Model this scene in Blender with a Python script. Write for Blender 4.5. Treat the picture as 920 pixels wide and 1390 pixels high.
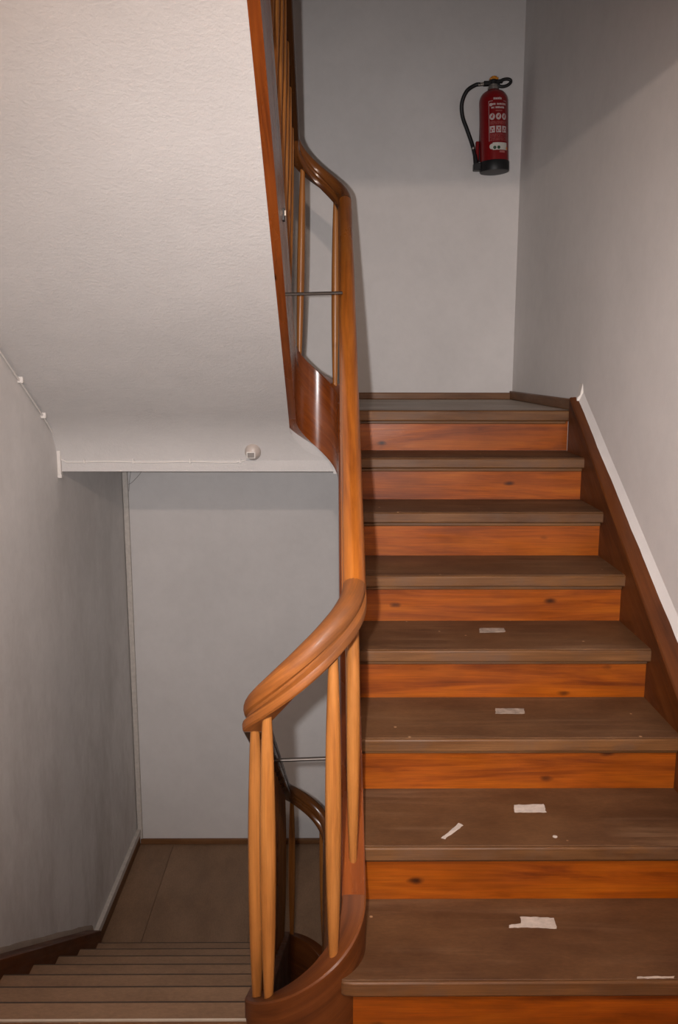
import bpy, bmesh, math, random
from mathutils import Vector, Matrix
from math import sin, cos, pi, radians, sqrt, atan2

for o in list(bpy.data.objects):
    bpy.data.objects.remove(o)
random.seed(7)
SC = bpy.context.scene
COL = SC.collection

# ------------------------------------------------------------------ camera
EYE = 1.5964
cam_d = bpy.data.cameras.new('camera')
cam = bpy.data.objects.new('camera', cam_d)
COL.objects.link(cam)
cam_d.sensor_fit = 'VERTICAL'
cam_d.sensor_height = 36.0
cam_d.lens = 1143.9 / 1390 * 36.0
cam_d.clip_start = 0.02
cam.matrix_world = (Matrix.Translation((0, 0, EYE)) @ Matrix.Rotation(-0.0067, 4, 'Z')
                    @ Matrix.Rotation(pi / 2 - 0.1731, 4, 'X') @ Matrix.Rotation(0.0013, 4, 'Z'))
SC.camera = cam

# ------------------------------------------------------------------ light
SC.view_settings.view_transform = 'Standard'
SC.view_settings.look = 'None'
SC.view_settings.exposure = 0.0
SC.view_settings.gamma = 1.0
SC.view_settings.use_curve_mapping = False
world = bpy.data.worlds.new('world')
SC.world = world
world.use_nodes = True
world.node_tree.nodes['Background'].inputs[0].default_value = (0.6, 0.7, 0.9, 1)
world.node_tree.nodes['Background'].inputs[1].default_value = 0.02

# the photographer's flash, beside the lens
fl_d = bpy.data.lights.new('flash', 'SPOT')
fl_d.energy = 300
fl_d.color = (1.0, 0.97, 0.97)
fl_d.spot_size = radians(82)
fl_d.spot_blend = 1.0
fl_d.shadow_soft_size = 0.015
flash = bpy.data.objects.new('flash', fl_d)
COL.objects.link(flash)
flash.matrix_world = Matrix.Translation((-0.085, 0.03, EYE + 0.01)) @ Matrix.Rotation(-0.03, 4, 'Z') @ Matrix.Rotation(pi / 2 - 0.13, 4, 'X')
# the bulb on the stairwell ceiling above the landing
la_d = bpy.data.lights.new('landing_lamp', 'POINT')
la_d.energy = 116
la_d.color = (1.0, 0.78, 0.65)
la_d.shadow_soft_size = 0.03
lamp = bpy.data.objects.new('landing_lamp', la_d)
COL.objects.link(lamp)
lamp.location = (0.0, -0.35, 2.475)

# ------------------------------------------------------------------ dimensions
H = 0.175            # riser height
G = 0.27386          # going
SL = H / G
YR = 1.7511          # front edge of the first tread going up
YL = 1.8414          # edge of our landing above the flight going down
YB = 4.92            # back wall
XL = -1.24           # left wall
def XW(y): return 1.034 + 0.026 * (YB - y)      # right wall, slightly out of square
def TR(y): return H - SL * YR + 0.055 + SL * y  # top of outer string, right flight
def TL(y): return SL * YL + 0.055 - SL * y      # top of outer string, lower left flight
YC0, YC1 = 1.88, 3.64                            # centres of the near and far half turns

# ------------------------------------------------------------------ materials
def new_mat(name):
    m = bpy.data.materials.new(name)
    m.use_nodes = True
    nt = m.node_tree
    return m, nt, nt.nodes['Principled BSDF']
def N(nt, t, **kw):
    n = nt.nodes.new(t)
    for k, v in kw.items():
        if k in n.inputs.keys(): n.inputs[k].default_value = v
        else: setattr(n, k, v)
    return n
def L(nt, a, b): nt.links.new(a, b)
def ramp(nt, fac, stops):
    r = nt.nodes.new('ShaderNodeValToRGB')
    e = r.color_ramp.elements
    while len(e) < len(stops): e.new(0.5)
    for i, (p, c) in enumerate(stops):
        e[i].position = p
        e[i].color = (c if len(c) == 4 else (*c, 1)) if isinstance(c, tuple) else (c, c, c, 1)
    L(nt, fac, r.inputs[0])
    return r.outputs[0]
def mixc(nt, fac, a, b, mode='MIX'):
    m = nt.nodes.new('ShaderNodeMix'); m.data_type = 'RGBA'; m.blend_type = mode
    for s, v in ((0, fac), (6, a), (7, b)):
        if hasattr(v, 'is_linked'): L(nt, v, m.inputs[s])
        else: m.inputs[s].default_value = v if s == 0 else (*v, 1)
    return m.outputs[2]
def grain_coord(nt):
    at = N(nt, 'ShaderNodeAttribute', attribute_name='gr')
    oi = N(nt, 'ShaderNodeObjectInfo')
    mu = N(nt, 'ShaderNodeMath', operation='MULTIPLY'); mu.inputs[1].default_value = 37.0
    L(nt, oi.outputs['Random'], mu.inputs[0])
    ad = N(nt, 'ShaderNodeVectorMath', operation='ADD')
    L(nt, at.outputs['Vector'], ad.inputs[0]); L(nt, mu.outputs[0], ad.inputs[1])
    return ad.outputs[0]
def mapped(nt, co, sc):
    mp = N(nt, 'ShaderNodeMapping'); L(nt, co, mp.inputs[0]); mp.inputs['Scale'].default_value = sc
    return mp.outputs[0]
def noise(nt, co, sc, scale=1.0, detail=5, rough=0.55, dist=0.0):
    n = N(nt, 'ShaderNodeTexNoise', Scale=scale, Detail=detail, Roughness=rough, Distortion=dist)
    L(nt, mapped(nt, co, sc), n.inputs['Vector'])
    return n.outputs[0]

def wood(name, dark, mid, light, rough=0.35, fine=0.35, knots=True, blotch=0.35, coat=0.15, bump=0.15, dirt=None, spec=0.3):
    m, nt, b = new_mat(name)
    co = grain_coord(nt)
    rings = noise(nt, co, (1.3, 16, 16), 1.0, 6, 0.6, 1.6)
    col = ramp(nt, rings, [(0.28, dark), (0.5, mid), (0.74, light)])
    fib = noise(nt, co, (7, 260, 260), 1.0, 3, 0.6)
    col = mixc(nt, fine, col, ramp(nt, fib, [(0.3, 0.45), (0.7, 1.25)]), 'MULTIPLY')
    bl = noise(nt, co, (2.2, 5, 5), 1.0, 4, 0.6)
    col = mixc(nt, blotch, col, ramp(nt, bl, [(0.3, 0.45), (0.68, 1.2)]), 'MULTIPLY')
    if knots:
        vo = N(nt, 'ShaderNodeTexVoronoi', feature='F1', Scale=1.0)
        L(nt, mapped(nt, co, (5.2, 11, 11)), vo.inputs['Vector'])
        wob = noise(nt, co, (40, 60, 60), 1.0, 2)
        ad = N(nt, 'ShaderNodeMath', operation='MULTIPLY_ADD'); L(nt, wob, ad.inputs[0])
        ad.inputs[1].default_value = 0.06; L(nt, vo.outputs['Distance'], ad.inputs[2])
        kn = ramp(nt, ad.outputs[0], [(0.05, 1.0), (0.09, 0.8), (0.17, 0.0)])
        col = mixc(nt, kn, col, tuple(c * 0.22 for c in dark))
    if dirt:
        dn = noise(nt, co, (5, 6, 6), 1.0, 6, 0.7)
        col = mixc(nt, ramp(nt, dn, [(0.45, 0.0), (0.72, 0.75)]), col, dirt)
    L(nt, col, b.inputs['Base Color'])
    rg = noise(nt, co, (3, 9, 9), 1.0, 4)
    L(nt, ramp(nt, rg, [(0.3, max(rough - 0.1, 0.05)), (0.7, min(rough + 0.14, 1))]), b.inputs['Roughness'])
    b.inputs['Specular IOR Level'].default_value = spec
    b.inputs['Coat Weight'].default_value = coat
    b.inputs['Coat Roughness'].default_value = 0.25
    bu = N(nt, 'ShaderNodeBump', Strength=bump, Distance=0.002)
    L(nt, fib, bu.inputs['Height']); L(nt, bu.outputs[0], b.inputs['Normal'])
    return m

def plaster(name, base, coarse=60, strength=0.25, dist=0.003, stain=None, var=0.12, low=None):
    m, nt, b = new_mat(name)
    tc = N(nt, 'ShaderNodeNewGeometry')
    co = tc.outputs['Position']
    v = noise(nt, co, (1, 1, 1), 2.2, 5, 0.6)
    col = mixc(nt, var, base, ramp(nt, v, [(0.3, 0.35), (0.7, 1.0)]), 'MULTIPLY')
    sp = noise(nt, co, (1, 1, 1), 14, 6, 0.75)
    col = mixc(nt, 0.35 * var, col, ramp(nt, sp, [(0.35, 0.2), (0.6, 1.0)]), 'MULTIPLY')
    if stain:
        st = noise(nt, co, (1.6, 1.6, 0.7), 1.6, 7, 0.75)
        sf = ramp(nt, st, [(0.44, 0.0), (0.68, 1.0)])
        if low:                                        # grime rubbed on at shoulder and foot height, thinning out upwards
            sx = N(nt, 'ShaderNodeSeparateXYZ'); L(nt, co, sx.inputs[0])
            mr = N(nt, 'ShaderNodeMapRange'); L(nt, sx.outputs[2], mr.inputs[0])
            mr.inputs[1].default_value = low[0]; mr.inputs[2].default_value = low[1]
            mr.inputs[3].default_value = 1.0; mr.inputs[4].default_value = 0.15
            mm = N(nt, 'ShaderNodeMath', operation='MULTIPLY'); L(nt, sf, mm.inputs[0]); L(nt, mr.outputs[0], mm.inputs[1])
            sf = mm.outputs[0]
        col = mixc(nt, sf, col, stain)
    L(nt, col, b.inputs['Base Color'])
    b.inputs['Roughness'].default_value = 0.85
    b.inputs['Specular IOR Level'].default_value = 0.25
    n1 = noise(nt, co, (1, 1, 1), coarse, 6, 0.65)
    n2 = noise(nt, co, (1, 1, 1), 3.0, 3, 0.5)
    ad = N(nt, 'ShaderNodeMath', operation='MULTIPLY_ADD'); L(nt, n2, ad.inputs[0]); ad.inputs[1].default_value = 2.0; L(nt, n1, ad.inputs[2])
    bu = N(nt, 'ShaderNodeBump', Strength=strength, Distance=dist)
    L(nt, ad.outputs[0], bu.inputs['Height']); L(nt, bu.outputs[0], b.inputs['Normal'])
    return m

def plain(name, col, rough=0.5, metal=0.0, var=0.1, spec=0.5):
    m, nt, b = new_mat(name)
    tc = N(nt, 'ShaderNodeNewGeometry')
    v = noise(nt, tc.outputs['Position'], (1, 1, 1), 40, 4, 0.6)
    L(nt, mixc(nt, var, col, ramp(nt, v, [(0.3, 0.4), (0.7, 1.2)]), 'MULTIPLY'), b.inputs['Base Color'])
    b.inputs['Roughness'].default_value = rough
    b.inputs['Metallic'].default_value = metal
    b.inputs['Specular IOR Level'].default_value = spec
    return m

def worn(name, base, dark, pale, rough=0.55, streak=0.5, specks=True):
    """brown floor covering, trodden: blotches, scuff streaks, pale specks"""
    m, nt, b = new_mat(name)
    co = grain_coord(nt)
    col = mixc(nt, ramp(nt, noise(nt, co, (3, 6, 6), 1.0, 6, 0.65), [(0.35, 0.0), (0.68, 1.0)]), dark, base)
    fine = noise(nt, co, (60, 150, 150), 1.0, 3, 0.7)
    col = mixc(nt, 0.3, col, ramp(nt, fine, [(0.3, 0.5), (0.7, 1.3)]), 'MULTIPLY')
    sc = noise(nt, co, (1.6, 22, 22), 1.0, 5, 0.6, 0.8)
    bl = noise(nt, co, (2.3, 3.5, 3.5), 1.0, 3, 0.5)
    mm = N(nt, 'ShaderNodeMath', operation='MULTIPLY')
    L(nt, ramp(nt, sc, [(0.5, 0.0), (0.74, 1.0)]), mm.inputs[0]); L(nt, ramp(nt, bl, [(0.42, 0.0), (0.62, streak)]), mm.inputs[1])
    col = mixc(nt, mm.outputs[0], col, pale)
    if specks:
        vo = N(nt, 'ShaderNodeTexVoronoi', feature='F1', Scale=11.0); L(nt, co, vo.inputs['Vector'])
        col = mixc(nt, ramp(nt, vo.outputs['Distance'], [(0.03, 0.8), (0.06, 0.0)]), col, tuple(min(1, c * 1.8) for c in pale))
    L(nt, col, b.inputs['Base Color'])
    L(nt, ramp(nt, bl, [(0.3, rough - 0.08), (0.7, rough + 0.15)]), b.inputs['Roughness'])
    b.inputs['Specular IOR Level'].default_value = 0.3
    bu = N(nt, 'ShaderNodeBump', Strength=0.12, Distance=0.002)
    L(nt, fine, bu.inputs['Height']); L(nt, bu.outputs[0], b.inputs['Normal'])
    return m

M = {}
WALL = (0.66, 0.64, 0.63)
M['wall'] = plaster('wall_plaster', WALL, 70, 0.18)
M['wall_bright'] = plaster('wall_plaster_pale', (0.76, 0.735, 0.72), 70, 0.2)  # paler plaster tone for the right wall and its fillet
M['wall_dirty'] = plaster('wall_plaster_grimy', (0.74, 0.715, 0.695), 70, 0.2, stain=(0.49, 0.46, 0.435), var=0.2, low=(-1.2, 1.4))
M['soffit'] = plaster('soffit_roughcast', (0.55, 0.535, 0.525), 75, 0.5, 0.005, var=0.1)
M['tan'] = plaster('bare_tan_plaster', (0.36, 0.29, 0.235), 70, 0.4, var=0.4)
M['patch'] = plaster('white_filler', (0.8, 0.76, 0.72), 60, 0.4)
M['riser'] = wood('varnished_pine', (0.135, 0.024, 0.001), (0.285, 0.062, 0.0015), (0.38, 0.098, 0.003), 0.42, 0.4, True, 0.55, 0.06)
M['string'] = wood('dark_red_varnish', (0.060, 0.015, 0.003), (0.105, 0.028, 0.005), (0.15, 0.044, 0.009), 0.5, 0.2, False, 0.45, 0.05, spec=0.25)
M['rail_shaded'] = wood('handrail_varnish_shaded', (0.022, 0.008, 0.003), (0.040, 0.014, 0.004), (0.06, 0.022, 0.006), 0.3, 0.3, False, 0.35, 0.2)  # shade on the overhead rail's side and underside put into this colour
M['string_far'] = wood('brown_varnish', (0.11, 0.025, 0.006), (0.19, 0.045, 0.008), (0.25, 0.063, 0.010), 0.26, 0.2, True, 0.35, 0.5)
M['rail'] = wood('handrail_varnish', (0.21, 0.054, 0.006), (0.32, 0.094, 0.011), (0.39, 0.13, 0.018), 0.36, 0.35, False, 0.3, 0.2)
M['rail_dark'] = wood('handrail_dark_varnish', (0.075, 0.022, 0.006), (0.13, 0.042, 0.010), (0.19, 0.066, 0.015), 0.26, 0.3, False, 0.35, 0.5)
M['rail_worn'] = wood('handrail_worn', (0.15, 0.043, 0.007), (0.22, 0.068, 0.012), (0.28, 0.094, 0.018), 0.45, 0.4, False, 0.45, 0.05, dirt=(0.085, 0.032, 0.012), spec=0.3)
M['baluster'] = wood('turned_beech', (0.24, 0.082, 0.017), (0.33, 0.125, 0.028), (0.39, 0.16, 0.042), 0.36, 0.35, False, 0.3, 0.2)
M['tread'] = worn('tread_lino', (0.155, 0.073, 0.030), (0.085, 0.036, 0.014), (0.30, 0.18, 0.10), 0.55, 0.45)
M['nosing'] = wood('tread_edge', (0.095, 0.037, 0.011), (0.145, 0.062, 0.020), (0.20, 0.092, 0.033), 0.5, 0.4, False, 0.5, 0.0, dirt=(0.10, 0.06, 0.04))
M['tread_edge_dark'] = plain('dark_tread_edge', (0.045, 0.024, 0.014), 0.6)  # dark strip left showing along the far edge of each tread
M['lino'] = worn('landing_lino', (0.27, 0.165, 0.098), (0.20, 0.12, 0.07), (0.2, 0.13, 0.09), 0.5, 0.2, False)
M['lino_grey'] = worn('upper_lino', (0.44, 0.36, 0.29), (0.34, 0.27, 0.21), (0.5, 0.42, 0.34), 0.5, 0.3, False)
M['skirting'] = wood('brown_skirting', (0.11, 0.045, 0.016), (0.17, 0.075, 0.028), (0.22, 0.10, 0.04), 0.5, 0.3, False, 0.4, 0.05)
M['white_plastic'] = plain('white_plastic', (0.66, 0.63, 0.60), 0.45, 0, 0.08)
M['sensor_beige'] = plain('yellowed_plastic', (0.46, 0.40, 0.36), 0.4, 0, 0.08)
M['paint_white'] = plain('old_white_paint', (0.55, 0.51, 0.47), 0.6, 0, 0.3)
M['dark_window'] = plain('grey_sensor_window', (0.16, 0.14, 0.125), 0.3)
M['iron'] = plain('dark_iron', (0.10, 0.085, 0.075), 0.35, 0.85)
M['brass'] = plain('worn_metal_edge', (0.55, 0.48, 0.40), 0.4, 0.3)
M['tape'] = plain('old_white_tape', (0.62, 0.54, 0.48), 0.7, 0, 0.45)
M['tape_thin'] = plain('grubby_tape_residue', (0.40, 0.32, 0.26), 0.75, 0, 0.8)
M['red'] = plain('extinguisher_red', (0.20, 0.004, 0.006), 0.28, 0, 0.1)
M['black'] = plain('black_rubber', (0.006, 0.006, 0.007), 0.5, 0, 0.1)
M['steel'] = plain('grey_metal', (0.38, 0.35, 0.32), 0.35, 0.8)
M['amber'] = plain('amber_tag', (0.62, 0.24, 0.02), 0.4)
M['print'] = plain('white_print', (0.52, 0.42, 0.41), 0.4, 0, 0.25)
M['print_faint'] = plain('pink_print', (0.40, 0.13, 0.12), 0.4, 0, 0.3)
M['print_red'] = plain('red_print', (0.32, 0.012, 0.012), 0.4)
M['green'] = plain('dark_green_print', (0.02, 0.06, 0.025), 0.4)
M['sticker'] = plain('pale_sticker', (0.60, 0.58, 0.52), 0.45, 0, 0.2)
M['web'] = plain('dusty_cobweb', (0.20, 0.19, 0.18), 0.9)

# ------------------------------------------------------------------ mesh helpers
AX = {'x': (1, 0, 0), 'y': (0, 1, 0), 'z': (0, 0, 1)}
class MB:
    def __init__(s): s.v = []; s.f = []; s.g = []
    def add(s, vs, fs, gs):
        n = len(s.v); s.v += [tuple(v) for v in vs]; s.g += [tuple(g) for g in gs]
        s.f += [tuple(i + n for i in f) for f in fs]
    def _gr(s, vs, grain):
        a = Vector(AX[grain] if isinstance(grain, str) else grain).normalized()
        up = Vector((0, 0, 1)) if abs(a.z) < 0.9 else Vector((1, 0, 0))
        b = a.cross(up).normalized(); c = a.cross(b)
        return [(Vector(v).dot(a), Vector(v).dot(b), Vector(v).dot(c)) for v in vs]
    def box(s, x0, x1, y0, y1, z0, z1, grain='x', mat=None):
        vs = [(x, y, z) for z in (z0, z1) for y in (y0, y1) for x in (x0, x1)]
        if mat: vs = [tuple(mat @ Vector(v)) for v in vs]
        s.add(vs, [(0, 2, 3, 1), (4, 5, 7, 6), (0, 1, 5, 4), (2, 6, 7, 3), (0, 4, 6, 2), (1, 3, 7, 5)], s._gr(vs, grain))
    def prism(s, poly, z0, z1, grain='x', axis='z'):
        """extrude a 2-D outline (counter-clockwise) along an axis"""
        def mk(p, z): return (p[0], p[1], z) if axis == 'z' else ((z, p[0], p[1]) if axis == 'x' else (p[0], z, p[1]))
        n = len(poly); vs = [mk(p, z0) for p in poly] + [mk(p, z1) for p in poly]
        fs = [tuple(reversed(range(n))), tuple(range(n, 2 * n))]
        fs += [(i, (i + 1) % n, n + (i + 1) % n, n + i) for i in range(n)]
        s.add(vs, fs, s._gr(vs, grain))
    def sweep(s, path, section, frames=None, cap=True, vertical=False):
        """path: points; section: (right, up) outline; frames upright (vertical = plumb section)"""
        path = [Vector(p) for p in path]; n = len(section); vs = []; gs = []; dist = 0.0
        for i, p in enumerate(path):
            t = (path[min(i + 1, len(path) - 1)] - path[max(i - 1, 0)]).normalized()
            r = Vector((t.y, -t.x, 0)).normalized() if abs(t.x) + abs(t.y) > 1e-6 else Vector((1, 0, 0))
            u = Vector((0, 0, 1)) if vertical else r.cross(t).normalized()
            if i: dist += (p - path[i - 1]).length
            for (a, b) in section:
                vs.append(p + r * a + u * b); gs.append((dist, a, b))
        fs = [(i * n + j, i * n + (j + 1) % n, (i + 1) * n + (j + 1) % n, (i + 1) * n + j)
              for i in range(len(path) - 1) for j in range(n)]
        if cap: fs += [tuple(reversed(range(n))), tuple(range((len(path) - 1) * n, len(path) * n))]
        s.add(vs, fs, gs)
    def tube(s, path, r, seg=10):
        path = [Vector(p) for p in path]; rs = r if isinstance(r, (list, tuple)) else [r] * len(path)
        t0 = (path[1] - path[0]).normalized(); u = Vector((0, 0, 1)) if abs(t0.z) < 0.9 else Vector((1, 0, 0))
        vs = []; gs = []; dist = 0
        for i, p in enumerate(path):
            t = (path[min(i + 1, len(path) - 1)] - path[max(i - 1, 0)]).normalized()
            a = t.cross(u).normalized(); u = a.cross(t).normalized()
            if i: dist += (p - path[i - 1]).length
            for k in range(seg):
                q = 2 * pi * k / seg
                vs.append(p + (a * cos(q) + u * sin(q)) * rs[i]); gs.append((dist, cos(q) * rs[i], sin(q) * rs[i]))
        m = len(path)
        fs = [(i * seg + j, i * seg + (j + 1) % seg, (i + 1) * seg + (j + 1) % seg, (i + 1) * seg + j) for i in range(m - 1) for j in range(seg)]
        fs += [tuple(reversed(range(seg))), tuple(range((m - 1) * seg, m * seg))]
        s.add(vs, fs, gs)
    def lathe(s, prof, seg=20, c=(0, 0, 0)):
        """prof: (radius, z) from the bottom to the top"""
        vs = []; gs = []
        for (r, z) in prof:
            for k in range(seg):
                q = 2 * pi * k / seg
                vs.append((c[0] + r * cos(q), c[1] + r * sin(q), c[2] + z)); gs.append((z, r * cos(q), r * sin(q)))
        m = len(prof)
        fs = [(i * seg + j, i * seg + (j + 1) % seg, (i + 1) * seg + (j + 1) % seg, (i + 1) * seg + j) for i in range(m - 1) for j in range(seg)]
        fs += [tuple(reversed(range(seg))), tuple(range((m - 1) * seg, m * seg))]
        s.add(vs, fs, gs)
    def build(s, name, mat, parent=None, smooth=35, bevel=0.0, seg=2):
        base = wloc(parent) if parent else Vector((0, 0, 0))
        me = bpy.data.meshes.new(name)
        me.from_pydata([tuple(Vector(v) - base) for v in s.v], [], s.f)
        a = me.attributes.new('gr', 'FLOAT_VECTOR', 'POINT')
        a.data.foreach_set('vector', [c for g in s.g for c in g])
        bm = bmesh.new(); bm.from_mesh(me); bmesh.ops.recalc_face_normals(bm, faces=bm.faces); bm.to_mesh(me); bm.free()
        me.materials.append(M[mat] if isinstance(mat, str) else mat)
        if smooth:
            me.shade_smooth(); me.set_sharp_from_angle(angle=radians(smooth))
        o = bpy.data.objects.new(name, me); COL.objects.link(o)
        if parent: o.parent = parent
        if bevel:
            b = o.modifiers.new('bevel', 'BEVEL'); b.width = bevel; b.segments = seg; b.limit_method = 'ANGLE'; b.angle_limit = radians(40)
        return o
def wloc(o):
    l = Vector((0, 0, 0))
    while o: l += Vector(o.location); o = o.parent
    return l
def thing(name, label, cat, loc, group=None):
    o = bpy.data.objects.new(name, None); COL.objects.link(o)
    o.location = loc; o.empty_display_size = 0.1
    return tag(o, label, cat, group)
def tag(o, label, cat, group=None):
    o['label'] = label; o['category'] = cat
    if group: o['group'] = group
    return o
def struct(o, label=None):
    o['kind'] = 'structure'
    if label: o['label'] = label
    return o
def arc(cx, cy, r, a0, a1, z0, z1, n=28):
    return [(cx + r * cos(radians(a0 + (a1 - a0) * i / n)), cy + r * sin(radians(a0 + (a1 - a0) * i / n)), z0 + (z1 - z0) * i / n) for i in range(n + 1)]
def line(a, b, n=8):
    a, b = Vector(a), Vector(b)
    return [tuple(a.lerp(b, i / n)) for i in range(n + 1)]
def circ_x(y, r, cx, cy):
    d = r * r - (y - cy) ** 2
    return cx + sqrt(d) if d > 0 else cx

# ------------------------------------------------------------------ room shell
SX, SR, ST = -0.071, 0.121, 0.06         # outer string: well centre, radius of its centre line, thickness
FX = -0.119                              # the lower far half turn sits a little further left
b = MB(); b.box(-1.5, 1.4, YB, YB + 0.15, -3.2, 5.4); w = struct(b.build('wall_back', 'wall', smooth=0), 'pale plaster back wall of the stairwell')
b = MB(); b.box(XL - 0.15, XL, -1.5, YB, -3.2, 5.4); struct(b.build('wall_left', 'wall_dirty', smooth=0), 'grimy pale plaster wall beside the flight going down')
b = MB(); b.prism([(XW(YB), YB), (XW(-1.5), -1.5), (XW(-1.5) + 0.15, -1.5), (XW(YB) + 0.15, YB)], -3.2, 5.4)
struct(b.build('wall_right', 'wall_bright', smooth=0), 'pale plaster wall beside the flight going up')
b = MB(); b.box(-1.5, 1.4, -1.65, -1.5, -3.2, 5.4); struct(b.build('wall_front', 'wall', smooth=0))

# our landing: slab with a notch where the curved string stands
near = [(x, y) for x, y, z in arc(SX, YC0, SR, 180, 360, 0, 0, 24)]
b = MB()
b.prism([(XL, -1.5), (XW(-1.5), -1.5), (XW(1.79), 1.79), (near[-1][0], 1.79)] + [p for p in reversed(near) if p[1] < 1.79]
        + [(near[0][0], 1.80), (XL, 1.80)], -0.28, 0.0)
fl = struct(b.build('floor', 'lino', smooth=0), 'brown floor of the landing at the foot of the picture')
b = MB(); b.box(XL + 0.06, -0.2, 1.80, YL - 0.006, -0.045, 0.0); b.build('floor_nosing', 'nosing', fl, bevel=0.004)
b = MB(); b.box(XL + 0.06, -0.2, YL - 0.006, YL, -0.016, 0.0015); b.build('nosing_strip', 'brass', fl, smooth=0)
# upper landing
far = [(x, y) for x, y, z in arc(SX, YC1, SR, 0, 180, 0, 0, 24)]
b = MB()
b.prism([(0.0, 3.705), (XW(3.705), 3.705), (XW(YB), YB), (XL, YB), (XL, 3.787), (0.0, 3.787)], 1.12, 1.394)
struct(b.build('ceiling', 'soffit', smooth=0), 'white plastered edge and underside of the upper landing')
b = MB()
b.prism([(0.05, 3.70), (XW(3.7), 3.70), (XW(YB), YB), (XL, YB), (XL, 3.73), (far[-1][0] + 0.01, 3.73)] +
        [p for p in reversed(far) if p[1] > 3.70], 1.394, 1.40)
struct(b.build('floor', 'lino_grey', smooth=0), 'grey-brown floor of the landing at the top of the steps')
# lower landing with its boards
b = MB(); b.box(XL, XW(YB), 3.72, YB, -1.68, -1.406)
fl2 = struct(b.build('floor', 'lino', smooth=0), 'brown floor of the landing below')
xs = [XL, -1.012, -0.45, 0.12, 1.03]
for i in range(4):
    b = MB(); b.box(xs[i] + 0.0012, xs[i + 1] - 0.0012, 3.72, YB, -1.406, -1.40 - 0.0006 * (i % 2), 'y')
    b.build('floor_sheet', 'lino', fl2, smooth=0, bevel=0.0015, seg=1)
# ceiling above our landing and the sloping soffits
b = MB(); b.box(XL, XW(1.8), -1.5, 1.84, 2.52, 2.78); struct(b.build('ceiling', 'soffit', smooth=0), 'ceiling of the landing overhead')
def soff(z0, y0, y1, sgn):           # sloping slab, outline in (y, z)
    return [(y0, z0), (y1, z0 + sgn * SL * (y1 - y0)), (y1, z0 + sgn * SL * (y1 - y0) + 0.1), (y0, z0 + 0.1)]
b = MB()                              # left: underside of the next flight, with the cove into the landing edge
z84 = 2.8 - 0.285
prof = [(1.84, z84)]
for i in range(13): prof.append((3.60 * i / 12 + 1.84 * (1 - i / 12), z84 - SL * (3.60 - 1.84) * i / 12))
zc = z84 - SL * (3.66 - 1.84)
for i in range(1, 9):                 # rounded cove
    t = i / 8; p0 = Vector((3.60, z84 - SL * 1.76)); p1 = Vector((3.755, z84 - SL * 1.915)); p2 = Vector((3.787, 1.17))
    q = p0 * (1 - t) ** 2 + p1 * 2 * t * (1 - t) + p2 * t * t; prof.append((q.x, q.y))
prof += [(3.80, 1.17), (3.80, 1.40), (1.84, z84 + 0.1)]
b.prism(prof, XL, SX - SR, 'y', 'x')
cove = [p for p in prof if 3.63 < p[0] < 3.79 and p[1] < 1.39]
def cove_z(y):
    for (ya, za), (yb, zb) in zip(cove, cove[1:]):
        if ya <= y <= yb: return za + (zb - za) * (y - ya) / max(yb - ya, 1e-6)
    return cove[-1][1]
vs = []; NX, NY = 24, 14
for i in range(NX + 1):               # the same cove behind the curved string
    x = SX - SR - 0.001 + (SR - 0.004 + 0.07) * i / NX; ys = YC1 + sqrt(max(0.138 ** 2 - (x - SX) ** 2, 0))
    for j in range(NY + 1):
        y = ys + (3.7865 - ys) * (1 - (1 - j / NY) ** 2); vs.append((x, y, cove_z(y)))
    vs.append((x, 3.7865, 1.385)); vs.append((x, ys, 1.385))
m_ = NY + 3
b.add(vs, [(i * m_ + j, (i + 1) * m_ + j, (i + 1) * m_ + (j + 1) % m_, i * m_ + (j + 1) % m_) for i in range(NX) for j in range(m_)] + [tuple(range(m_)), tuple(range(NX * m_, NX * m_ + m_))], [(0, 0, 0)] * len(vs))
struct(b.build('ceiling', 'soffit', smooth=60), 'white roughcast underside of the flight overhead')
b = MB(); b.prism(soff(2.52, 1.84, 3.79, 1), 0.0, 1.1, 'y', 'x'); b.box(-1.3, 1.1, 3.79, YB, 3.80, 4.1)
b.box(-1.3, 1.2, -1.5, YB, 5.3, 5.4)
struct(b.build('ceiling', 'soffit', smooth=0), 'plaster soffit above the stairs')

# skirtings and trims
def skirt(name, x0, x1, y0, y1, z0, z1, mat, grain, label):
    b = MB(); b.box(x0, x1, y0, y1, z0, z1, grain); return struct(b.build(name, mat, bevel=0.004), label)
skirt('baseboard_back', 0.0, XW(YB) - 0.012, YB - 0.018, YB, 1.40, 1.438, 'skirting', 'x', 'thin brown skirting along the back wall of the upper landing')
b = MB(); b.prism([(XW(YB), YB), (XW(YB) - 0.016, YB), (XW(3.70) - 0.02, 3.70), (XW(3.70), 3.70)], 1.40, 1.448, 'y')
struct(b.build('baseboard_right', 'skirting', bevel=0.004), 'brown skirting along the right side of the upper landing')
skirt('baseboard_back', XL + 0.02, 0.9, YB - 0.018, YB, -1.40, -1.365, 'skirting', 'x', 'thin brown skirting along the back wall of the lower landing')
skirt('baseboard_left', XL, XL + 0.02, 3.80, YB - 0.018, -1.40, -1.33, 'skirting', 'y', 'dark skirting on the left side of the lower landing')
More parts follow.
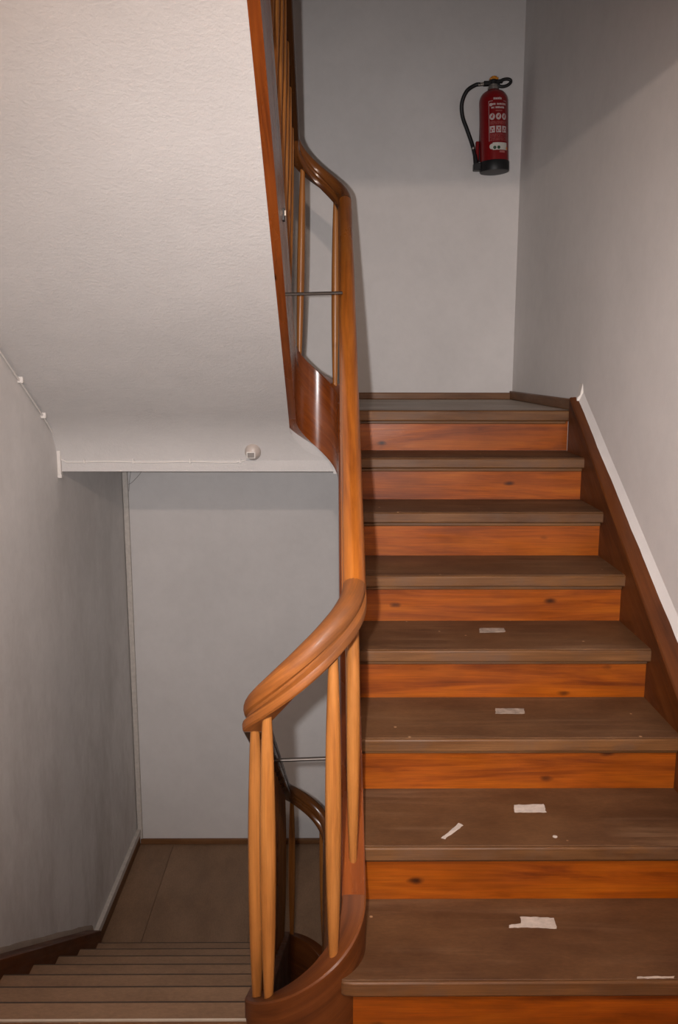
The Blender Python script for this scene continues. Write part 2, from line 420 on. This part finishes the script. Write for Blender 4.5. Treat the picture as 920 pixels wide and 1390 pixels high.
# plaster fillet along the top of the right wall string
b = MB(); vs = []; 
for i in range(41):
    y = 1.3 + (3.64 - 1.3) * i / 40; x = XW(y); z = TR(y) + 0.012; j = 0.0012 * sin(i * 0.9) + random.uniform(-0.001, 0.001)
    vs += [(x - 0.020 + j, y, z - 0.004), (x - 0.009, y, z + 0.020 + j), (x + 0.004, y, z + 0.050), (x + 0.004, y, z - 0.02)]
b.add(vs, [(4 * i + k, 4 * i + (k + 1) % 4, 4 * i + 4 + (k + 1) % 4, 4 * i + 4 + k) for i in range(40) for k in range(4)] + [(0, 1, 2, 3), (163, 162, 161, 160)],
      [(0, 0, 0)] * len(vs))
struct(b.build('trim_1', 'wall_bright', smooth=80), 'pale filled plaster edge above the wall string on the right')
b = MB()
yy = 3.66; xx = XW(yy)
b.prism([(xx - 0.03, 1.405), (xx + 0.003, 1.40), (xx + 0.003, 1.475), (xx - 0.002, 1.52), (xx - 0.012, 1.47), (xx - 0.022, 1.46), (xx - 0.027, 1.435)], yy - 0.03, yy + 0.02, 'z', 'y')
struct(b.build('trim_2', 'patch', bevel=0.003), 'dab of white filler where the right skirting meets the string')
# broken brown plaster line above the left wall string
b = MB(); vs = []
for i in range(41):
    y = 1.9 + (3.9 - 1.9) * i / 40; z = max(TL(y), -1.28) + 0.0; j = 0.002 * sin(i * 0.9) + random.uniform(-0.002, 0.002)
    vs += [(XL, y, z - 0.01), (XL + 0.010, y, z - 0.01), (XL + 0.007, y, z + 0.022 + j), (XL, y, z + 0.028 + j)]
b.add(vs, [(4 * i + k, 4 * i + (k + 1) % 4, 4 * i + 4 + (k + 1) % 4, 4 * i + 4 + k) for i in range(40) for k in range(4)] + [(0, 1, 2, 3), (163, 162, 161, 160)],
      [(v[1], v[0], v[2]) for v in vs])
struct(b.build('trim_3', 'tan', smooth=50), 'broken tan plaster edge above the left wall string')

# ------------------------------------------------------------------ flights
TT = 0.045
def string_sec(t=ST, h=0.34):
    e = 0.004
    return [(-t / 2, -h), (t / 2, -h), (t / 2, -e), (t / 2 - e, 0), (-t / 2 + e, 0), (-t / 2, -e)]
# --- right flight, going up
up = thing('stair_flight', 'orange-brown wooden stair flight of eight steps climbing to the fire extinguisher', 'staircase', (0.55, YR, 0.0))
XRI = 1.017
for k in range(1, 9):
    y0 = YR + (k - 1) * G; z1 = k * H; zt = z1 - TT
    lx = SX + SR
    if k < 8:
        y1 = y0 + G + 0.045
        if k == 1:            # runs around the curved string, with a rounded front corner
            poly = [(0.05, y0), (XRI + 0.012, y0), (XRI + 0.012, y1), (lx, y1), (lx, YC0)]
            yy = [1.865, 1.85, 1.83, 1.81, 1.79, 1.775]
            poly += [(circ_x(y, SR + 0.02, SX, YC0), y) for y in yy]
            poly += [(0.012, 1.768), (0.016, 1.760), (0.026, 1.754)]
            poly = [(max(p[0], 0.012), p[1]) for p in poly]
        else:
            poly = [(lx, y0), (XRI + 0.012, y0), (XRI + 0.012, y1), (lx, y1)]
        split = y0 + 0.012
        b = MB()
        top = [(p[0], p[1]) for p in poly]
        b.prism(top, zt + 0.003, z1 - 0.003, 'x'); t = b.build('tread', 'nosing', up, bevel=0.005)
        # worn covering on top, stopping just short of the front edge
        cov = [(p[0], max(p[1], y0 + 0.006)) for p in top]
        b = MB(); b.prism(cov, z1 - 0.003, z1, 'x'); b.build('tread_covering', 'tread', t, smooth=0, bevel=0.001, seg=1)
    else:
        b = MB(); b.box(lx, XRI + 0.02, y0, y0 + 0.06, zt, z1 + 0.001, 'x'); t = b.build('landing_nosing', 'nosing', up, bevel=0.006)
    b = MB(); b.box(lx + 0.01, XRI + 0.0, y0 + 0.023, y0 + 0.037, zt - 0.013, zt + 0.002, 'x'); b.build('cove_moulding', 'nosing', t, bevel=0.004)
    b = MB(); b.box(lx + (0.0 if k > 1 else -0.03), XRI + 0.012, y0 + 0.0353, y0 + 0.055, z1 - H + 0.0003, zt + 0.002, 'x'); b.build('riser', 'riser', up, smooth=0)
# wall string
b = MB(); vs = []; gs = []
n = 24
for i in range(n + 1):
    y = 1.30 + (3.655 - 1.30) * i / n; z = TR(y) + 0.012; xo = XW(y) - 0.001
    j = 0.0015 * sin(i * 1.7)
    for (x, zz) in ((XRI, z - 0.35), (XRI, z - 0.004), (XRI + 0.004, z + j), (xo - 0.004, z + 0.003 + j), (xo, z), (xo, z - 0.35)):
        vs.append((x, y, max(zz, 0.0005))); gs.append((y / cos(atan2(SL, 1)), x, zz - SL * y))
b.add(vs, [(6 * i + k, 6 * i + (k + 1) % 6, 6 * i + 6 + (k + 1) % 6, 6 * i + 6 + k) for i in range(n) for k in range(6)] + [tuple(range(6)), tuple(range(6 * n, 6 * n + 6))], gs)
o = b.build('wall_string', 'string', up, smooth=30); o['label'] = 'dark red-brown wall string'
# outer string, straight, and the curved piece at its foot
zr0, zr1 = TR(YC0), TR(YC1)
zl0, zl1 = TL(YC0), TL(YC1)
b = MB(); b.sweep(line((SX + SR, YC0, zr0), (SX + SR, YC1, zr1), 10), string_sec(), vertical=True); b.build('outer_string', 'string_far', up, smooth=30)
b = MB(); b.sweep(arc(SX, YC0, SR, 0, -180, zr0, zl0, 40), string_sec(), vertical=True); b.build('curved_string', 'string', up, smooth=30)

# --- left flight, going down
dn = thing('stair_flight', 'dark worn wooden stair flight descending on the left to the lower landing', 'staircase', (-0.7, 2.8, -1.4))
XLI = -1.163
def lx_at(y): return (SX - SR) + (FX - SX) * (y - YC0) / (YC1 - YC0)
for k in range(1, 9):
    y1 = YL + k * G; y0 = y1 - G - 0.05; z1 = -k * H; zt = z1 - TT
    if k < 8:
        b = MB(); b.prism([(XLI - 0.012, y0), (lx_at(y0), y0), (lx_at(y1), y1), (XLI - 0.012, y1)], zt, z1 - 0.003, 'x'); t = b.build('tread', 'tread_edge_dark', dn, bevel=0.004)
        b = MB(); b.prism([(XLI - 0.012, y0), (lx_at(y0), y0), (lx_at(y1), y1 - 0.011), (XLI - 0.012, y1 - 0.011)], z1 - 0.003, z1, 'x'); b.build('tread_covering', 'lino', t, smooth=0, bevel=0.001, seg=1)
    yr = y1 - G - 0.0353
    b = MB(); b.box(XLI - 0.012, lx_at(yr), yr - 0.02, yr, z1 + 0.0003, z1 + H - TT + 0.002, 'x'); b.build('riser', 'riser', dn, smooth=0)
b = MB(); vs = []; gs = []
for i in range(n + 1):
    y = 1.86 + (3.80 - 1.86) * i / n; z = TL(y) + 0.004
    for (x, zz) in ((XLI, z - 0.35), (XLI, z - 0.004), (XLI - 0.004, z), (XL + 0.004, z), (XL + 0.001, z), (XL + 0.001, z - 0.35)):
        vs.append((x, y, max(zz, -1.3995))); gs.append((y / cos(atan2(SL, 1)), x, zz + SL * y))
b.add(vs, [(6 * i + k, 6 * i + (k + 1) % 6, 6 * i + 6 + (k + 1) % 6, 6 * i + 6 + k) for i in range(n) for k in range(6)] + [tuple(range(6)), tuple(range(6 * n, 6 * n + 6))], gs)
o = b.build('wall_string', 'string', dn, smooth=30); o['label'] = 'dark wall string'
b = MB(); b.sweep(line((SX - SR, YC0, zl0), (FX - SR, YC1, zl1), 10), string_sec(), vertical=True); b.build('outer_string', 'string', dn, smooth=30)
b = MB(); b.sweep(arc(FX, YC1, SR, 180, 0, zl1, zr1 - 2.8, 40), string_sec(), vertical=True); b.build('curved_string', 'string', dn, smooth=30)

# --- flight overhead, on the left
ov = thing('stair_flight', 'stair flight overhead on the left, its brown string edging the white soffit', 'staircase', (-0.7, 3.0, 1.9))
b = MB(); b.sweep(line((SX - SR, 1.84, TL(1.84) + 2.8), (SX - SR, YC1, zl1 + 2.8), 14), string_sec(), vertical=True)
o = b.build('outer_string', 'string_far', ov, smooth=30)
b = MB(); b.sweep(arc(SX, YC1, SR, 180, 0, zl1 + 2.8, zr1, 48), string_sec(), vertical=True); o = b.build('curved_string', 'string_far', ov, smooth=30)
# steps of that flight as one stepped core between string and wall
poly = [(1.84, 2.62)]
for k in range(0, 8): poly += [(YL + k * G - 0.03, 2.79 - k * H), (YL + k * G - 0.03, 2.79 - (k + 1) * H)]
poly = [(1.842, 2.62)] + poly[2:-1] + [(YL + 7 * G - 0.03, 1.402), (3.50, 1.60)]
for k in range(1, 8):
    y1 = YL + k * G; z1 = 2.8 - k * H
    b = MB(); b.box(XL + 0.06, SX - SR, y1 - G - 0.05, y1, z1 - TT, z1, 'x'); b.build('tread', 'nosing', ov, bevel=0.004)
for k in range(1, 9):
    yr = YL + (k - 1) * G - 0.0353; z1 = 2.8 - k * H
    b = MB(); b.box(XL + 0.06, SX - SR, yr - 0.02, yr, z1 + 0.0005, z1 + H - TT + 0.002, 'x'); b.build('riser', 'riser', ov, smooth=0)

# ------------------------------------------------------------------ railing
RH0, RHF, RHL = 0.775, 0.81, 0.75      # rail centre above the string, near / far above / far below
def rail_sec(w=0.056, h=0.074):
    pts = []
    top = h / 2; R = w / 2 - 0.002
    for i in range(0, 13):             # bulb: round top
        q = radians(-22 + 224 * i / 12); pts.append((R * cos(q), top - R + R * sin(q) * 0.98))
    left = [(-R + 0.0085, top - R * 1.55), (-R + 0.009, top - R * 1.80), (-w / 2 + 0.0005, top - R * 2.06), (-w / 2 - 0.001, top - R * 2.25), (-w / 2, -h / 2 + 0.004), (-w / 2 + 0.004, -h / 2)]
    pts += left + [(-x, y) for x, y in reversed(left)]
    return pts
RS = rail_sec()
railing = thing('stair_railing', 'wooden stair railing winding around the well with a worn swept handrail', 'railing', (-0.07, 1.88, 0.05))
CN, RN = -0.069, 0.1165
CF, RF = -0.060, 0.1075
CL, RL = -0.124, 0.104
zA = zl1 + 2.8 + RHF; zB = zr1 + RHF; zC = zr0 + RH0; zD = zl0 + 0.748; zE = zl1 + RHL; zF = zr1 - 2.8 + RHL
seg_A = line((CF - RF, 1.84, TL(1.84) + 2.8 + RHF), (CF - RF, YC1, zA), 14)
seg_B = arc(CF, YC1, RF, 180, 0, zA, zB, 40)
seg_C = line((CF + RF, YC1, zB), (CN + RN, YC0, zC), 14)
seg_D = [(x, y, z + 0.012 * sin(pi * i / 40) + 0.010 * sin(2 * pi * i / 40)) for i, (x, y, z) in enumerate(arc(CN, YC0, RN, 0, -180, zC, zD, 40))]
seg_E = line((CN - RN, YC0, zD), (CL - RL, YC1, zE), 14)
seg_F = arc(CL, YC1, RL, 180, 0, zE, zF, 36)
seg_G = line((CL + RL, YC1, zF), (CL + RL, 2.3, zF - SL * (YC1 - 2.3)), 8)
for sg, mt, nm, lb in ((seg_A, 'rail_shaded', 'handrail', 'upper handrail with shade painted into its dark brown'), (seg_B, 'rail_dark', 'handrail_bend', 'glossy dark brown handrail bend at the upper landing'),
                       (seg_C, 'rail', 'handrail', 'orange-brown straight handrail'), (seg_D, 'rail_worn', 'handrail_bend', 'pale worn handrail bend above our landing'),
                       (seg_E, 'rail_shaded', 'handrail', 'dark handrail going down'), (seg_F, 'rail_dark', 'handrail_bend', 'dark handrail bend at the lower landing'),
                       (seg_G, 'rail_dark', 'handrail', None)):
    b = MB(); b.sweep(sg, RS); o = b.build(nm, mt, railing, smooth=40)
    if lb: o['label'] = lb
# balusters: one shared cigar-shaped turning, set between string and rail
prof = []
for i in range(15):
    t = i / 14; prof.append((0.0095 + 0.0075 * sin(pi * min(1, max(0, t))) ** 0.85, t))
bm_ = MB(); bm_.lathe(prof, 12); bm_.g = [(g[0] * 0.78, g[1], g[2]) for g in bm_.g]
proto = bm_.build('baluster', 'baluster', None, smooth=60); bal_mesh = proto.data; bpy.data.objects.remove(proto)
def baluster(p0, p1, r=1.0):
    p0, p1 = Vector(p0), Vector(p1); d = p1 - p0; Lh = d.length
    o = bpy.data.objects.new('baluster', bal_mesh); COL.objects.link(o); o.parent = railing
    o.matrix_local = Matrix.Translation(p0 - wloc(railing)) @ d.to_track_quat('Z', 'Y').to_matrix().to_4x4() @ Matrix.Diagonal((r, r, Lh, 1))
    return o
def on_arc(cs, rs, cr, rr, cy, ang, zs0, zs1, zr0_, zr1_, a0, a1, r=1.0):
    t = (ang - a0) / (a1 - a0); q = radians(ang)
    zs = zs0 + (zs1 - zs0) * t; zq = zr0_ + (zr1_ - zr0_) * t
    return baluster((cs + rs * cos(q), cy + rs * sin(q), zs - 0.012), (cr + rr * cos(q), cy + rr * sin(q), zq - 0.036), r)
# near half turn
for ang in (-54, -134, -172):
    on_arc(SX, SR, CN, RN, YC0, ang, zr0, zl0, zC, zD, 0, -180, 1.12)
# upper half turn
for ang in (130, 50):
    on_arc(SX, SR, CF, RF, YC1, ang, zl1 + 2.8, zr1, zA, zB, 180, 0)
# lower half turn
for ang in (135, 50):
    on_arc(FX, SR, CL, RL, YC1, ang, zl1, zr1 - 2.8, zE, zF, 180, 0)
def lerp(a, b, t): return a + (b - a) * t
y = 1.955                                # right flight, two to a tread
while y < 3.62:
    t = (y - YC0) / (YC1 - YC0)
    baluster((SX + SR, y, TR(y) - 0.012), (lerp(CN + RN, CF + RF, t), y, lerp(zC, zB, t) - 0.036)); y += G / 2
y = 2.25 - G                              # left flight going down
while y < 3.6:
    t = (y - YC0) / (YC1 - YC0)
    baluster((lx_at(y), y, TL(y) - 0.012), (lerp(CN - RN, CL - RL, t), y, lerp(zD, zE, t) - 0.036)); y += G / 2
y = 3.566                                 # left flight overhead
while y > 1.95:
    baluster((SX - SR, y, TL(y) + 2.8 - 0.012), (CF - RF, y, TL(y) + 2.8 + RHF - 0.036)); y -= 0.160
# iron tie rods across the well
b = MB(); b.tube([(SX - SR + 0.03, 2.915, 1.829), (0.03, 2.925, 1.835)], 0.0055, 10); o = b.build('tie_rod', 'iron', railing); o['label'] = 'thin dark iron rod across the well'
b = MB(); b.tube([(-0.19, 2.25, 0.482), (SX + SR - 0.028, 2.25, 0.490)], 0.0055, 10); b.build('tie_rod', 'iron', railing)['label'] = 'thin dark iron rod across the well'
b = MB()
b.box(-0.164, -0.1565, 2.815, 2.845, 2.050, 2.088); eye = b.build('bolt_plate', 'black', railing, bevel=0.002)
b = MB(); b.box(-0.158, -0.152, 2.824, 2.838, 2.066, 2.084); b.build('bolt_head', 'brass', eye, bevel=0.002)

# ------------------------------------------------------------------ fire extinguisher
ex = thing('fire_extinguisher', 'red fire extinguisher with black hose hung on the back wall', 'fire extinguisher', (0.874, YB - 0.094, 2.625))
TILT = radians(-2.6)
RE = 0.0765
rot = Matrix.Translation(ex.location) @ Matrix.Rotation(TILT, 4, 'Y')
def epart(b, name, mat, parent=None, smooth=40, bevel=0):
    b.v = [tuple(rot @ Vector(v)) for v in b.v]
    return b.build(name, mat, parent or ex, smooth, bevel)
b = MB(); b.lathe([(RE - 0.012, 0.022), (RE, 0.03), (RE, 0.357)] + [(0.026 + (RE - 0.026) * cos(radians(q)), 0.357 + 0.058 * sin(radians(q))) for q in (10, 20, 32, 45, 58, 70, 80, 90)] + [(0.026, 0.423)], 40)
body = epart(b, 'cylinder_body', 'red')
b = MB(); b.lathe([(RE - 0.010, 0.0), (RE + 0.001, 0.003), (RE + 0.003, 0.010), (RE + 0.003, 0.050), (RE + 0.001, 0.054), (RE - 0.004, 0.055)], 40); epart(b, 'foot_ring', 'black')
b = MB(); b.lathe([(0.026, 0.419), (0.030, 0.422), (0.030, 0.434), (0.024, 0.437), (0.024, 0.446)], 24); epart(b, 'neck_collar', 'steel')
b = MB(); b.lathe([(0.020, 0.442), (0.023, 0.445), (0.023, 0.468), (0.016, 0.473)], 20)
b.box(-0.052, 0.02, -0.017, 0.017, 0.444, 0.464); b.box(-0.018, 0.05, -0.013, 0.013, 0.454, 0.470)
vh = epart(b, 'valve_head', 'black', bevel=0.003)
b = MB(); loop = []
for i in range(25):
    q = 2 * pi * i / 24; loop.append((0.060 + 0.034 * cos(q), 0, 0.454 + 0.0175 * sin(q) + 0.006 * cos(q)))
b.tube(loop, 0.0085, 10); epart(b, 'carry_handle', 'black')
b = MB(); b.box(-0.020, 0.026, -0.016, 0.014, 0.470, 0.480); b.lathe([(0.017, 0.479), (0.017, 0.486), (0.011, 0.489)], 16, (0.004, 0, 0)); epart(b, 'safety_tag', 'amber', bevel=0.003)
b = MB(); b.tube([(-0.05, 0, 0.453), (-0.080, 0, 0.450)], 0.0095, 12); epart(b, 'hose_connector', 'steel')
# hose, as a smooth curve through measured points
def catmull(pts, n=6):
    P = [Vector(p) for p in pts]; P = [P[0] * 2 - P[1]] + P + [P[-1] * 2 - P[-2]]; out = []
    for i in range(1, len(P) - 2):
        for j in range(n):
            t = j / n; a, b_, c, d = P[i - 1:i + 3]
            out.append(0.5 * ((2 * b_) + (c - a) * t + (2 * a - 5 * b_ + 4 * c - d) * t * t + (-a + 3 * b_ - 3 * c + d) * t ** 3))
    return out + [P[-2]]
yh = YB - 0.090
hp = catmull([(0.785, yh - 0.004, 3.0735), (0.757, yh, 3.070), (0.713, yh, 3.040), (0.690, yh + 0.01, 2.982), (0.697, yh + 0.02, 2.918), (0.722, yh + 0.02, 2.854), (0.746, yh + 0.02, 2.794), (0.759, yh + 0.015, 2.752), (0.768, yh + 0.01, 2.715)])
b = MB(); b.tube(hp, 0.0105, 12); b.build('hose', 'black', ex, 60)
b = MB(); b.tube([(0.757, yh + 0.015, 2.758), (0.760, yh + 0.015, 2.750)], 0.0125, 12); b.build('hose_ferrule', 'steel', ex)
b = MB(); b.tube([(0.768, yh + 0.01, 2.720), (0.777, yh + 0.005, 2.660), (0.778, yh + 0.004, 2.648)], [0.0115, 0.0150, 0.0150], 14); nz = b.build('nozzle', 'black', ex)
b = MB(); b.box(0.760, 0.800, yh - 0.024, yh + 0.026, 2.636, 2.674); b.build('nozzle_holder', 'black', ex, bevel=0.004)
b = MB(); b.box(0.772, 0.790, yh + 0.006, yh + 0.034, 2.690, 2.790, 'z'); b.build('nozzle_clip', 'red', ex, bevel=0.004)
b = MB(); b.box(0.80, 0.93, YB - 0.022, YB, 2.70, 2.98, 'z'); b.box(0.845, 0.885, YB - 0.022, YB, 2.98, 3.05, 'z'); b.build('wall_bracket', 'black', ex, bevel=0.003)
# print on the cylinder: patches lying on the curved wall; x = arc length from the front line, z = height
def on_cyl(s, z, lift):
    a = s / RE; r = RE + lift
    return (r * sin(a), -r * cos(a), z)
FR = 0.012                                # the print is centred a little to the right of the front
def patch(b, s0, s1, z0, z1, lift=0.0006, n=4):
    vs = []
    for i in range(n + 1):
        s = s0 + (s1 - s0) * i / n
        vs += [on_cyl(s + FR, z0, lift), on_cyl(s + FR, z1, lift)]
    b.add(vs, [(2 * i, 2 * i + 2, 2 * i + 3, 2 * i + 1) for i in range(n)], [(0, 0, 0)] * len(vs))
def disc(b, s, z, r, lift=0.0006, n=18, sq=1.0):
    vs = [on_cyl(s + FR, z, lift)] + [on_cyl(s + FR + r * cos(2 * pi * i / n), z + sq * r * sin(2 * pi * i / n), lift) for i in range(n)]
    b.add(vs, [(0, 1 + i, 1 + (i + 1) % n) for i in range(n)], [(0, 0, 0)] * len(vs))
def text_line(b, s0, s1, z, h, seed):
    rnd = random.Random(seed); s = s0
    while s < s1 - 0.002:
        w = rnd.uniform(0.0022, 0.0036) * h / 0.006
        if rnd.random() < 0.86: patch(b, s, min(s + w, s1), z, z + h * rnd.uniform(0.8, 1.0), n=1)
        s += w + 0.0012
b = MB()
text_line(b, -0.026, 0.026, 0.352, 0.011, 1)
text_line(b, -0.045, 0.045, 0.325, 0.010, 2); text_line(b, -0.038, 0.042, 0.308, 0.010, 3); disc(b, -0.040, 0.328, 0.008)
patch(b, -0.052, -0.050, 0.145, 0.345, n=1); patch(b, 0.050, 0.0515, 0.145, 0.345, n=1); patch(b, -0.052, -0.03, 0.345, 0.347); patch(b, 0.03, 0.0515, 0.345, 0.347)
for i in range(3):
    disc(b, -0.034 + 0.034 * i, 0.268, 0.0145, sq=1.15); s = -0.034 + 0.034 * i
    patch(b, s - 0.0135, s + 0.0135, 0.188, 0.221)
epart(b, 'white_lettering', 'print', body, smooth=0)['kind'] = 'stuff'
b = MB()
text_line(b, -0.015, 0.022, 0.294, 0.006, 4)
for i in range(3): text_line(b, -0.046, 0.046, 0.241 - 0.006 * i, 0.0042, 10 + i)
for i in range(5): text_line(b, -0.046, 0.046, 0.178 - 0.0075 * i, 0.004, 20 + i)
epart(b, 'small_print', 'print_faint', body, smooth=0)['kind'] = 'stuff'
b = MB()
for i in range(3):
    s = -0.034 + 0.034 * i
    patch(b, s - 0.005, s + 0.003, 0.262, 0.272, 0.0011); patch(b, s + 0.001, s + 0.006, 0.270, 0.279, 0.0011, 2)
    patch(b, s - 0.004, s + 0.006, 0.206, 0.213, 0.0011, 2); patch(b, s - 0.009, s - 0.003, 0.192, 0.203, 0.0011, 2); patch(b, s + 0.004, s + 0.010, 0.197, 0.201, 0.0011, 2)
epart(b, 'red_symbols', 'print_red', body, smooth=0)['kind'] = 'stuff'
b = MB(); patch(b, -0.033, 0.052, 0.101, 0.138, 0.0009, 8); disc(b, -0.036, 0.119, 0.014, 0.0008); epart(b, 'service_sticker', 'sticker', body, smooth=0)
b = MB(); disc(b, -0.022, 0.113, 0.0085, 0.0015); disc(b, -0.001, 0.113, 0.0085, 0.0015); epart(b, 'green_dots', 'green', body, smooth=0)['kind'] = 'stuff'
b = MB(); patch(b, 0.003, 0.036, 0.087, 0.097, 0.0009); epart(b, 'small_sticker', 'print_faint', body, smooth=0)
b = MB(); patch(b, 0.046, 0.056, 0.103, 0.116, 0.0014, 2); epart(b, 'yellow_dot', 'amber', body, smooth=0)

# ------------------------------------------------------------------ detector, cables, ducts
de = thing('motion_sensor', 'small white domed motion sensor on the landing edge above the well', 'sensor', (-0.361, 3.787, 1.213))
b = MB(); vs = []; gs = []; nu, nv = 24, 9
for j in range(nv + 1):
    v = (pi / 2) * j / nv
    for i in range(nu):
        u = 2 * pi * i / nu; r = cos(v) ** 0.8 if j < nv else 0.02
        x = 0.0375 * r * cos(u); z = 0.0445 * r * sin(u) * (1.0 if sin(u) > 0 else 0.92); yy = -0.046 * sin(v) - 0.004
        vs.append((-0.361 + x, 3.787 + yy, 1.213 + z)); gs.append((x, yy, z))
b.add(vs, [(j * nu + i, j * nu + (i + 1) % nu, (j + 1) * nu + (i + 1) % nu, (j + 1) * nu + i) for j in range(nv) for i in range(nu)] + [tuple(range(nv * nu, nv * nu + nu))], gs)
b.build('dome', 'sensor_beige', de, 60)
b = MB(); b.box(-0.387, -0.347, 3.7335, 3.762, 1.184, 1.214); fr = b.build('window_frame', 'white_plastic', de, bevel=0.003)
b = MB(); b.box(-0.3825, -0.3515, 3.7325, 3.745, 1.188, 1.210); b.build('sensor_window', 'dark_window', fr, bevel=0.001)

cb = thing('sensor_cable', 'thin white cable clipped along the landing edge below the soffit', 'cable', (-0.82, 3.784, 1.166))
pts = [(XL + 0.01, 3.783, 1.178)] + [(x, 3.783, 1.164 + 0.002 * sin(x * 17)) for x in [-1.20 + 0.04 * i for i in range(20)]] + [(-0.395, 3.783, 1.172)]
b = MB(); b.tube(pts, 0.0032, 8); b.build('cable', 'white_plastic', cb, 60)
for x in (-1.12, -0.90, -0.645, -0.42):
    b = MB(); b.box(x - 0.0035, x + 0.0035, 3.776, 3.788, 1.158, 1.171); b.tube([(x, 3.786, 1.174), (x, 3.775, 1.174)], 0.003, 8); b.build('cable_clip', 'white_plastic', cb, bevel=0.001)
wc = thing('wall_cable', 'thin grey-white cable with two clips slanting down where left wall meets soffit', 'cable', (XL + 0.01, 3.4, 1.5))
def zs(y): return z84 - SL * (y - 1.84)
b = MB(); b.tube([(XL + 0.008, y, zs(y) - 0.016 - 0.006 * sin((y - 2.2) * 3)) for y in [2.2 + 0.1 * i for i in range(15)]] + [(XL + 0.008, 3.745, zs(3.745) - 0.02)], 0.004, 8); b.build('cable', 'white_plastic', wc, 60)
for y in (3.36, 3.60):
    b = MB(); b.box(XL, XL + 0.022, y - 0.008, y + 0.008, zs(y) - 0.020, zs(y) + 0.006); b.build('cable_clip', 'white_plastic', wc, bevel=0.003)
cd = thing('cable_duct', 'short white plastic cable duct on the left wall at the end of the landing edge', 'cable duct', (XL + 0.008, 3.80, 1.20))
b = MB(); b.box(XL, XL + 0.016, 3.770, 3.802, 1.095, 1.285, 'z'); b.build('duct_cover', 'white_plastic', cd, bevel=0.002)
b = MB(); b.box(XL, XL + 0.018, 3.769, 3.803, 1.092, 1.108, 'z'); b.build('end_cap', 'white_plastic', cd, bevel=0.002)
c2 = thing('cable_duct', 'long white painted cable duct running down the far left corner and along the skirting', 'cable duct', (XL + 0.02, YB - 0.01, -0.1))
b = MB(); b.box(XL + 0.004, XL + 0.034, YB - 0.020, YB, -1.36, 1.12, 'z'); b.build('upright_duct', 'paint_white', c2, bevel=0.003)
b = MB(); b.box(XL, XL + 0.024, 3.86, YB - 0.0, -1.33, -1.292, 'y'); b.build('floor_duct', 'paint_white', c2, bevel=0.003)
# dusty cobweb in that corner
b = MB()
for p in ([(XL + 0.036, YB - 0.004, 0.86), (XL + 0.05, YB - 0.02, 0.95), (XL + 0.085, YB - 0.03, 1.118)], [(XL + 0.036, YB - 0.004, 0.9), (XL + 0.07, YB - 0.01, 0.925), (XL + 0.13, YB - 0.03, 1.0), (XL + 0.145, YB - 0.04, 1.118)],
          [(XL + 0.055, YB - 0.02, 0.98), (XL + 0.10, YB - 0.02, 1.03), (XL + 0.12, YB - 0.03, 1.118)], [(XL + 0.036, YB - 0.02, 1.05), (XL + 0.06, YB - 0.02, 1.06), (XL + 0.09, YB - 0.02, 1.118)]):
    b.tube(catmull(p, 5), 0.0013, 5)
o = b.build('cobweb', 'web', None, 0); tag(o, 'dusty grey cobweb in the corner below the landing edge', 'cobweb')

# ------------------------------------------------------------------ tape and marks on the treads
def tape(k, pts, label, mat='tape', name='tape_strip', jag=0.0015, cat='tape', group=None):
    z = k * H; rnd = random.Random(len(label) + k); P = []
    for i in range(len(pts)):
        a, c = Vector(pts[i]), Vector(pts[(i + 1) % len(pts)]); m = max(2, int((c - a).length / 0.008))
        for j in range(m):
            q = a.lerp(c, j / m); P.append((q.x + rnd.uniform(-jag, jag), q.y + rnd.uniform(-jag, jag)))
    b = MB(); b.prism(P, z + 0.0003, z + 0.0013, 'x')
    return tag(b.build(name, mat, None, 0), label, cat, group)
tape(4, [(0.497, 2.745), (0.586, 2.753), (0.589, 2.794), (0.503, 2.794)], 'faint grubby tape scrap on the fourth step up', 'tape_thin')
tape(3, [(0.506, 2.476), (0.596, 2.475), (0.603, 2.515), (0.512, 2.516)], 'narrow greyish tape scrap on the third step up', 'tape_thin')
tape(2, [(0.511, 2.197), (0.601, 2.196), (0.606, 2.241), (0.518, 2.237)], 'rectangular scuffed white tape scrap near the back of the second step up')
tape(2, [(0.289, 2.066), (0.298, 2.062), (0.356, 2.128), (0.346, 2.140)], 'slanting white tape strip on the second step up')
tape(1, [(0.45, 1.941), (0.49, 1.942), (0.571, 1.937), (0.575, 1.979), (0.488, 1.985), (0.484, 1.957), (0.452, 1.951)], 'torn white tape scrap on the lowest step, longest of the tapes')
tape(1, [(0.714, 1.7585), (0.80, 1.7582), (0.805, 1.765), (0.716, 1.764)], 'thin white paint smear along the front edge of the lowest step', 'tape', 'paint_smear', 0.0012, 'paint mark')
b = MB(); b.lathe([(0.0065, 2 * H + 0.0003), (0.0065, 2 * H + 0.0012), (0.004, 2 * H + 0.002)], 10, (0.594, 2.072, 0)); tag(b.build('paint_drop', 'tape', None, 40), 'tiny white paint drop on the second step up', 'paint mark')
